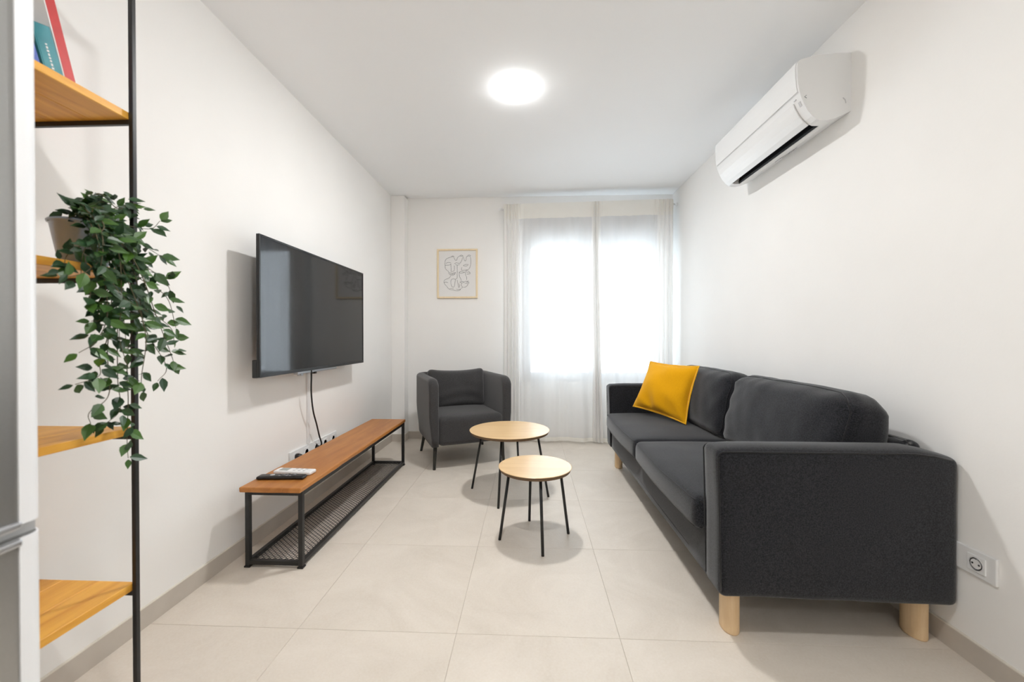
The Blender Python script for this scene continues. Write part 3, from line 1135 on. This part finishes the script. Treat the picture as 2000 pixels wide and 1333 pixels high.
# ------------------------------------------------------------------ picture
def picture():
    x0, x1, z0, z1 = -.958, -.536, 1.467, 1.977
    y = YB
    root = empty('framed_picture', ((x0 + x1) / 2, y, z0))
    tag(root, 'framed line drawing of abstract faces in a pale wood frame', 'picture')
    w = .017
    for (a, b, c, d) in ((x0, x1, z1 - w, z1), (x0, x1, z0, z0 + w), (x0, x0 + w, z0 + w, z1 - w), (x1 - w, x1, z0 + w, z1 - w)):
        bxo('frame_side', (a, b, y - .022, y, c, d), 'frame', root, bevel=.0015)
    bxo('paper', (x0 + w, x1 - w, y - .010, y - .002, z0 + w, z1 - w), 'paper', root)
    # continuous line faces, own drawing in 0..1 coordinates of the sheet
    L = [
        [(.18, .62), (.17, .75), (.20, .82), (.30, .86), (.38, .875), (.42, .87), (.45, .83), (.47, .80), (.51, .80), (.53, .85), (.58, .885), (.66, .89), (.70, .87), (.73, .80), (.75, .78), (.78, .80), (.79, .86), (.83, .89), (.90, .885)],
        [(.90, .885), (.92, .80), (.91, .68), (.86, .60), (.80, .58), (.78, .56), (.82, .52), (.90, .52)],
        [(.18, .62), (.22, .58), (.27, .55), (.29, .50), (.33, .47), (.42, .47), (.46, .50), (.48, .53)],
        [(.20, .73), (.26, .75), (.34, .74)], [(.18, .69), (.26, .69), (.34, .70)],
        [(.34, .73), (.35, .60), (.35, .55), (.41, .555), (.44, .58), (.44, .68)],
        [(.30, .52), (.36, .515), (.38, .50), (.41, .515), (.47, .53)], [(.32, .49), (.38, .485), (.46, .50)],
        [(.44, .72), (.50, .74), (.58, .73), (.62, .74)], [(.47, .70), (.53, .69), (.60, .70)],
        [(.525, .70), (.525, .50), (.52, .40), (.48, .38), (.46, .30), (.44, .22), (.40, .20), (.36, .23), (.34, .32), (.36, .37), (.42, .385), (.47, .37)],
        [(.62, .74), (.66, .80), (.68, .86)], [(.70, .68), (.76, .70), (.84, .70), (.80, .67), (.72, .67), (.70, .68)],
        [(.66, .64), (.65, .58), (.72, .575), (.80, .58)],
        [(.58, .53), (.64, .55), (.70, .535), (.74, .53), (.68, .515), (.62, .51), (.58, .53)],
        [(.58, .53), (.59, .44), (.63, .38), (.64, .34)], [(.76, .55), (.77, .46), (.80, .42), (.80, .36)],
        [(.80, .57), (.87, .54), (.90, .50), (.84, .485), (.80, .49)],
        [(.34, .45), (.28, .40), (.18, .37), (.14, .33), (.16, .27), (.22, .22), (.27, .17), (.32, .145), (.40, .14), (.48, .12), (.58, .125), (.63, .16)],
        [(.14, .30), (.20, .315), (.26, .30)], [(.30, .16), (.36, .17), (.42, .16)],
        [(.52, .36), (.55, .26), (.57, .19), (.59, .22), (.58, .28)], [(.60, .31), (.66, .325), (.72, .31), (.66, .295), (.60, .31)],
        [(.66, .295), (.64, .24), (.68, .20), (.64, .17)], [(.72, .31), (.78, .33), (.84, .30), (.82, .24), (.76, .20), (.70, .195)],
        [(.50, .155), (.56, .145), (.62, .155)], [(.74, .28), (.79, .285), (.82, .27)],
        [(.80, .30), (.84, .34), (.87, .28)],
        [(.36, .885), (.40, .895), (.44, .88)], [(.60, .90), (.65, .91), (.70, .895)], [(.83, .905), (.88, .91), (.92, .895)],
    ]
    g = G()
    for ln in L:
        pts = [(x0 + w + (x1 - x0 - 2 * w) * (.5 + (a - .53) * .93), y - .0105, z0 + w + (z1 - z0 - 2 * w) * (.5 + (b - .5) * .98)) for a, b in ln]
        g.tube(catmull(pts, 5) if len(pts) > 2 else pts, .0017, 4)
    g.make('drawing', 'ink', root)


picture()


# ------------------------------------------------------------------ curtains and rod
RA, RB = Vector((-.290, 4.070, 2.350)), Vector((1.418, 3.985, 2.354))


def rod_pt(x):
    t = (x - RA.x) / (RB.x - RA.x)
    return RA.lerp(RB, t)


rod = empty('curtain_rod', (.56, 4.03, 2.35))
tag(rod, 'thin white curtain rod above the window', 'curtain rod')
G().tube([RA + Vector((.01, 0, 0)), RB - Vector((.01, 0, 0))], .0095, 12).make('pole', 'white_plastic', rod, smooth=True)
for p, s in ((RA, -1), (RB, 1)):
    G().lathe([(0, 0), (.013, 0), (.0155, .004), (.0155, .018), (.012, .022), (0, .022)], (0, 0, 0), 20).xf(Matrix.Translation(p - Vector((s * .004, 0, 0))) @ Matrix.Rotation(s * PI / 2, 4, 'Y')).make('finial', 'white_plastic', rod, smooth=True)
for x in (-.24, .64, 1.35):
    p = rod_pt(x)
    G().box(x - .006, x + .006, p.y, YB, p.z - .018, p.z - .009).box(x - .012, x + .012, YB - .004, YB, p.z - .04, p.z + .02).make('bracket', 'white_plastic', rod)


def curtain(x0, x1, label, gl, gr, ph, flare):
    """x0..x1 at the rod; gl, gr widths of the tight gathers at either side"""
    root = empty('curtain', ((x0 + x1) / 2, rod_pt((x0 + x1) / 2).y, .02))
    tag(root, label, 'curtain', 'sheer curtains')
    NU, NV = 180, 44

    def fold(u, v):
        x = x0 + (x1 - x0) * u
        a = smoothstep(gl * 1.6, gl * .3, x - x0)
        b = smoothstep(gr * 1.6, gr * .3, x1 - x)
        g = max(a, b)
        hgt = v
        tight = .013 * math.sin(x * 2 * PI / .034 + ph + 1.5 * nz(x * 8, 0, ph))
        tight += .006 * math.sin(x * 2 * PI / .019 + ph * 3)
        loose = (.010 + .020 * (1 - hgt)) * math.sin(x * 2 * PI / .27 + ph * 2 + 1.2 * nz(x * 3, hgt * 1.2, ph)) * (1 - .6 * g)
        loose += .006 * math.sin(x * 2 * PI / .085 + 3 * nz(x * 4, hgt * .8, ph + 3)) * (1 - g)
        return g * tight * (.75 + .5 * (1 - hgt)) + loose * smoothstep(1.0, .85, hgt)

    def P(u, v, off=0.0):
        x = x0 + (x1 - x0) * u
        rp = rod_pt(x)
        top = rp.z + .046 + .004 * nz(x * 22, 1, ph)
        bot = .012 + .010 * nz(x * 5, 3, ph) + .006
        z = bot + (top - bot) * v
        xx = x + flare * smoothstep(.0, 1, u) ** 3 * (1 - v) ** 1.3
        pocket = -.010 * math.exp(-((z - rp.z) / .045) ** 2)
        y = rp.y - .014 + fold(u, v) * .85 + pocket + off
        y += (1 - v) * .035 * (1 if flare == 0 else 1) * (.4 - .3 * smoothstep(.9, 1, u))
        return (xx, min(y, YB - .014), z)
    G().grid(lambda u, v: P(u, v), NU, NV).make('fabric', 'curtain', root, smooth=True)
    vh = 1 - .150 / 2.4
    G().grid(lambda u, v: P(u, vh + (1 - vh) * v, -.003), NU, 6).make('heading_band', 'header', root, smooth=True)
    G().grid(lambda u, v: P(u, .016 * v, -.0025), NU, 2).make('hem', 'header', root, smooth=True)
    # gathers at both sides, where the cloth lies in several layers
    G().grid(lambda u, v: P(u * gl / (x1 - x0), v, -.0025), 40, NV).make('gathered_edge', 'voile_fold', root, smooth=True)
    G().grid(lambda u, v: P(1 - u * gr / (x1 - x0), v, -.0025), 40, NV).make('gathered_edge', 'voile_fold', root, smooth=True)


curtain(-.258, .672, 'left sheer white curtain panel hanging beside the armchair', .15, .06, .4, .055)
curtain(.628, 1.392, 'right sheer white curtain panel hanging behind the sofa end', .07, .15, 2.2, .0)


# ------------------------------------------------------------------ refrigerator
def fridge():
    xf, xb, y0, y1 = -.760, XL + .02, -.02, .597
    root = empty('refrigerator', ((xf + xb) / 2, (y0 + y1) / 2, 0))
    tag(root, 'tall brushed steel refrigerator with two doors at the left edge', 'refrigerator')
    bxo('cabinet', (xb, xf - .055, y0, y1 - .004, .02, 1.99), 'fridge_body', root, bevel=.004)
    for nm, z0, z1 in (('lower_door', .05, .758), ('upper_door', .778, 1.99)):
        poly = []
        R = .020
        poly += [(xf - .050, y0), (xf - .004, y0)]
        poly += [(xf, y0 + .004), (xf, y1 - R - .004)]
        for k in range(1, 9):
            a = PI / 2 * k / 8
            poly.append((xf - R + R * math.cos(a), y1 - R + R * math.sin(a)))
        poly += [(xf - .050, y1)]
        d = G().prism(poly, 'z', z0, z1).make(nm, 'fridge', root, smooth=False)
        # white strip wrapping the far corner of the door
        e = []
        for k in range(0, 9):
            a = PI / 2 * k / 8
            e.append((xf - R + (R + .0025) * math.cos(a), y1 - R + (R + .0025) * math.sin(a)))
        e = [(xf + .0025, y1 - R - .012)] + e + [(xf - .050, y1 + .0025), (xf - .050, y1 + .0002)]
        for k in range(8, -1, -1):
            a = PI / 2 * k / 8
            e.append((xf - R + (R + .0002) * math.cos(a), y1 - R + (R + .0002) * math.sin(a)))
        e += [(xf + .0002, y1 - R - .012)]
        G().prism(e, 'z', z0, z1).make('edge_strip', 'fridge_edge', d, smooth=False)
    bxo('door_gap_trim', (xf - .05, xf - .012, y0 + .01, y1 - .002, .756, .780), 'fridge_body', root)
    bxo('handle_strip', (xf - .012, xf + .006, y0 + .01, y1 - .03, .746, .757), 'silver', root, bevel=.003)
    bxo('handle_strip', (xf - .012, xf + .006, y0 + .01, y1 - .03, .772, .783), 'silver', root, bevel=.003)
    for (x, y) in ((xb + .05, y0 + .05), (xb + .05, y1 - .06), (xf - .10, y0 + .05), (xf - .10, y1 - .06)):
        G().lathe([(0, 0), (.02, 0), (.02, .022), (0, .022)], (x, y, 0), 16).make('foot', 'black', root)


fridge()

# ------------------------------------------------------------------ shelf rack
RX0, RX1, RY0, RY1 = -1.392, -1.0735, .612, 1.062
SHELF = [.383, .812, 1.240, 1.669]


def rack():
    root = empty('shelf_rack', ((RX0 + RX1) / 2, (RY0 + RY1) / 2, 0))
    tag(root, 'open black steel rack with four honey-coloured wooden shelves beside the refrigerator', 'shelf')
    t = .0118
    for (x, y) in ((RX0, RY0), (RX1 - t, RY0), (RX0, RY1 - t), (RX1 - t, RY1 - t)):
        bxo('post', (x, x + t, y, y + t, 0, 2.12), 'steel_black', root, bevel=.0015)
    for z in SHELF + [2.12]:
        for y in (RY0, RY1 - t):
            bxo('cross_rail', (RX0 + t, RX1 - t, y + .001, y + t - .001, z - .020 - .013, z - .020), 'steel_black', root, bevel=.001)
    for x in (RX0, RX1 - t):
        bxo('top_rail', (x, x + t, RY0 + t, RY1 - t, 2.10, 2.12), 'steel_black', root, bevel=.001)
    n = 3
    px0, px1 = RX0 + t + .001, RX1 - t - .001
    for z in SHELF:
        cuts = [px0, px0 + .085, px0 + .19, px1]
        for k in range(n):
            bxo('shelf_plank', (cuts[k] + .0004, cuts[k + 1] - .0004, RY0 + .001, RY1 - .001, z - .020, z), 'shelfwood', root, bevel=.0012, bseg=1)


rack()


def book(name, m, ybot, th, h, tilt, depth, xs, label, text, near=None):
    """spine faces +x, leaning toward -y; ybot is the lower far corner"""
    root = empty(name, (xs - depth / 2, ybot - th / 2, SHELF[3]))
    tag(root, label, 'book', 'books on the top shelf')
    R = Matrix.Rotation(math.radians(tilt), 4, 'X')
    T = Matrix.Translation((xs, ybot, SHELF[3])) @ R

    def bx2(nm, b, mm, par, bevel=.0):
        return G().box(*b).xf(T).make(nm, mm, par, bevel=bevel)
    bx2('cover', (-depth, -.0005, -th, -th + .003, 0, h), near or m, root)
    bx2('cover', (-depth, 0, -.003, 0, 0, h), m, root)
    sp = bx2('spine', (-.003, 0, -th + .003, -.003, 0, h), m, root)
    bx2('page_block', (-depth + .005, -.003, -th + .003, -.003, .003, h - .003), 'pages', root)
    g = G()
    rnd = random.Random(int(h * 1000))
    a, b, w = text
    z = a * h
    while z < b * h:
        l = rnd.uniform(.003, .008)
        k = rnd.uniform(.6, 1.0)
        g.box(0, .0004, -th / 2 - w * k / 2, -th / 2 + w * k / 2, z, z + l * .75)
        z += l + .0012
    g.xf(T).make('spine_lettering', 'print_white', sp)


book('book', 'red', 1.0225, .026, .245, 14.5, .15, -1.185, 'tall book with a red spine leaning at the end of the top shelf', (.10, .16, .013), 'print_white')
book('book', 'teal', .9960, .040, .162, 16, .13, -1.185, 'short teal book with white spine lettering beside the red book', (.34, .74, .006))
book('book', 'blue', .9500, .032, .158, 16, .13, -1.188, 'blue book half hidden behind the refrigerator edge', (.35, .6, .006))


# ------------------------------------------------------------------ trailing plant
def plant():
    cx, cy, zb = -1.160, 1.003, SHELF[2]
    root = empty('trailing_plant', (cx, cy, zb))
    tag(root, 'trailing green leafy plant in a galvanised metal pot on the shelf', 'potted plant')
    pot = G().lathe([(0, 0), (.043, 0), (.045, .004), (.0615, .106), (.0655, .108), (.0665, .112), (.0645, .1145), (.0600, .112), (.0585, .100), (0, .098)], (cx, cy, zb), 48).make('pot', 'galv', root, smooth=True)
    G().lathe([(0, .012), (.030, .010), (.055, .002), (.058, 0), (0, -.002)], (cx, cy, zb + .100), 24).make('moss', 'soil', root, smooth=True)
    stems = STEMS
    # shared leaf mesh: pointed oval folded along the midrib
    Lf = [(0, 0), (.14, .30), (.34, .5), (.58, .42), (.80, .19), (1, 0)]
    v = []
    for (t, w) in Lf:
        zc = -.10 * t * t
        v.append((t, 0, zc))
        v.append((t, -w, zc + .12 * w))
        v.append((t, w, zc + .12 * w))
    f = []
    for k in range(len(Lf) - 1):
        a, b = k * 3, k * 3 + 3
        f.append((a, a + 1, b + 1, b))
        f.append((a, b, b + 2, a + 2))
    v2 = [(x, y, z - .012) for (x, y, z) in v]
    n0 = len(v)
    f += [tuple(reversed([q + n0 for q in ff])) for ff in f]
    bd = [3 * k + 1 for k in range(len(Lf))] + [3 * k + 2 for k in range(len(Lf) - 2, 0, -1)]
    leafs = []
    me = bpy.data.meshes.new('leaf')
    me.from_pydata(v + v2, [], f)
    bm = bmesh.new()
    bm.from_mesh(me)
    bmesh.ops.remove_doubles(bm, verts=bm.verts, dist=1e-5)
    be = [e for e in bm.edges if e.is_boundary]
    bmesh.ops.bridge_loops(bm, edges=be)
    bmesh.ops.recalc_face_normals(bm, faces=bm.faces)
    bm.to_mesh(me)
    bm.free()
    me.materials.append(M['leaf'])
    rnd = random.Random(21)
    count = 0
    lines = []
    total = 0.0
    for si, tip in enumerate(stems):
        first = Vector(tip[0])
        base = Vector((cx + rnd.uniform(-.02, .025), cy + rnd.uniform(-.025, .03), zb + .108))
        mid = base.lerp(first, .45)
        mid.z = max(base.z, first.z) + rnd.uniform(.015, .045)
        mid.x = min(mid.x, -1.10)
        pts = []
        for k, p in enumerate(tip):
            q = Vector(p)
            q.x += rnd.uniform(-.022, .022)
            pts.append(q)
        line = catmull([base, mid] + pts, 14)
        lines.append(line)
        total += sum((line[k + 1] - line[k]).length for k in range(2, len(line) - 1))
    spacing = total / (294 - len(lines) * .5)
    # finer leaves between the large ones, too many to lift out singly
    dense = G()
    lv = [tuple(q.co) for q in me.vertices]
    lf = [tuple(q.vertices) for q in me.polygons]
    for line in lines:
        n = len(line)
        for k in range(4, n - 2):
            t = k / n
            if rnd.random() > .62 * (1.15 - t): continue
            dv = Vector((rnd.uniform(-.3, .8), rnd.uniform(-1, 1), rnd.uniform(-.9, .45))).normalized()
            nr = Vector((rnd.uniform(.4, 1.0), rnd.uniform(-.9, -.1), rnd.uniform(.1, .9)))
            yv = nr.cross(dv)
            if yv.length < .1: continue
            yv.normalize()
            zv = dv.cross(yv)
            L = rnd.uniform(.022, .038)
            mt = Matrix.Translation(line[k] + Vector((rnd.uniform(-.02, .012), rnd.uniform(-.012, .012), rnd.uniform(-.012, .012)))) @ \
                Matrix(((dv.x, yv.x, zv.x), (dv.y, yv.y, zv.y), (dv.z, yv.z, zv.z))).to_4x4() @ Matrix.Diagonal((L, L * rnd.uniform(.42, .55), L * .8, 1))
            dense.add([mt @ Vector(q) for q in lv], lf)
    tag(dense.make('foliage', 'leaf_dark', root), kind='stuff')
    for line in lines:
        rad = [.0016 - .0009 * k / (len(line) - 1) for k in range(len(line))]
        st = G().tube(line, rad, 5).make('stem', 'stem', root, smooth=True)
        base_loc = st.location + root.location
        # leaves along the stem
        acc = 0
        step = spacing * rnd.uniform(.5, .9)
        side = 1
        for k in range(2, len(line)):
            seg = (line[k] - line[k - 1]).length
            acc += seg
            last = k == len(line) - 1
            if acc < step and not last: continue
            if count >= 299: break
            acc -= step if acc > step else acc
            tan = (line[k] - line[k - 1]).normalized()
            outv = Vector((rnd.uniform(.1, .8), side * rnd.uniform(.5, 1.0), rnd.uniform(-.35, .35)))
            if tan.y * tan.y > .5:
                outv = Vector((rnd.uniform(.1, .8), rnd.uniform(-.3, .3), side * rnd.uniform(.4, .9)))
            dirv = (tan * (.95 if last else rnd.uniform(.25, .7)) + outv.normalized() * (.15 if last else .8)).normalized()
            nrm = Vector((rnd.uniform(.5, 1.0), rnd.uniform(-.9, -.1), rnd.uniform(.15, .9)))
            yv = nrm.cross(dirv)
            if yv.length < .1: yv = dirv.orthogonal()
            yv.normalize()
            zv = dirv.cross(yv)
            L = rnd.uniform(.030, .046) * (.8 if last else 1)
            Wd = rnd.uniform(.46, .62)
            mt = Matrix(((dirv.x, yv.x, zv.x), (dirv.y, yv.y, zv.y), (dirv.z, yv.z, zv.z))).to_4x4() @ Matrix.Diagonal((L, L * Wd, L * .8, 1))
            o = bpy.data.objects.new('leaf', me)
            COL.objects.link(o)
            o.parent = st
            pos = line[k] + dirv * .003 - base_loc
            # keep the leaf out of the wall of the rack post
            o.matrix_local = Matrix.Translation(pos) @ mt
            count += 1
            side = -side
            step = spacing * rnd.uniform(.75, 1.15) - .002


STEMS = [
    [(-1.1, 1.001, 1.386), (-1.1, 1.059, 1.418), (-1.1, 1.088, 1.419)],
    [(-1.03, 0.949, 1.353), (-1.03, 1.01, 1.351), (-1.03, 1.061, 1.355), (-1.03, 1.08, 1.382)],
    [(-1.02, 0.958, 1.326), (-1.02, 1.022, 1.314), (-1.02, 1.062, 1.274)],
    [(-0.99, 0.942, 1.304), (-0.99, 1.008, 1.243), (-0.99, 1.052, 1.217), (-0.99, 1.091, 1.186)],
    [(-1.01, 0.955, 1.297), (-1.01, 1.017, 1.218), (-1.01, 1.06, 1.169), (-1.01, 1.112, 1.086)],
    [(-1.03, 0.986, 1.266), (-1.03, 1.051, 1.154), (-1.03, 1.096, 1.086), (-1.03, 1.139, 1.045)],
    [(-1.0, 0.97, 1.237), (-1.0, 1.029, 1.111), (-1.0, 1.069, 1.015), (-1.0, 1.089, 0.982)],
    [(-1.02, 0.983, 1.226), (-1.02, 1.04, 1.085), (-1.02, 1.069, 0.979), (-1.02, 1.045, 0.939)],
    [(-0.99, 0.954, 1.209), (-0.99, 0.976, 1.07), (-0.99, 0.992, 0.958), (-0.99, 1.008, 0.917)],
    [(-1.04, 0.979, 1.226), (-1.04, 0.975, 1.083), (-1.04, 0.972, 0.954), (-1.04, 0.969, 0.877), (-1.04, 0.953, 0.841)],
    [(-1.02, 0.955, 1.209), (-1.02, 0.947, 1.07), (-1.02, 0.92, 1.002), (-1.02, 0.895, 0.968), (-1.02, 0.867, 0.951)],
    [(-1.0, 0.924, 1.204), (-1.0, 0.9, 1.105), (-1.0, 0.876, 1.048), (-1.0, 0.857, 1.023)],
    [(-1.05, 0.955, 1.222), (-1.05, 0.943, 1.132), (-1.05, 0.922, 1.1), (-1.05, 0.904, 1.096)],
    [(-1.03, 0.964, 1.185), (-1.03, 0.951, 1.032), (-1.03, 0.928, 0.921), (-1.03, 0.912, 0.879), (-1.03, 0.918, 0.851)],
    [(-1.05, 1.043, 1.223), (-1.05, 1.03, 1.029), (-1.05, 1.02, 0.889), (-1.05, 1.015, 0.789), (-1.05, 1.012, 0.74)],
    [(-1.0, 0.893, 1.27), (-1.0, 0.86, 1.212), (-1.0, 0.832, 1.19), (-1.0, 0.819, 1.19)],
    [(-1.02, 0.894, 1.295), (-1.02, 0.869, 1.248), (-1.02, 0.852, 1.216)],
    [(-1.12, 0.994, 1.377), (-1.12, 0.979, 1.39), (-1.12, 0.971, 1.392)],
    [(-0.98, 0.892, 1.305), (-0.98, 0.872, 1.225), (-0.98, 0.881, 1.174), (-0.98, 0.851, 1.136)],
    [(-1.08, 1.009, 1.394), (-1.08, 1.029, 1.411), (-1.08, 1.045, 1.391)],
    [(-1.03, 0.961, 1.299), (-1.03, 0.992, 1.188), (-1.03, 1.0, 1.084), (-1.03, 1.007, 1.017)],
    [(-1.0, 0.921, 1.277), (-1.0, 0.941, 1.157), (-1.0, 0.957, 1.057), (-1.0, 0.962, 0.98)],
    [(-0.97, 0.877, 1.29), (-0.97, 0.893, 1.223), (-0.97, 0.928, 1.155), (-0.97, 0.976, 1.122)],
    [(-1.01, 0.902, 1.32), (-1.01, 0.875, 1.278), (-1.01, 0.859, 1.24), (-1.01, 0.885, 1.198)],
]
plant()
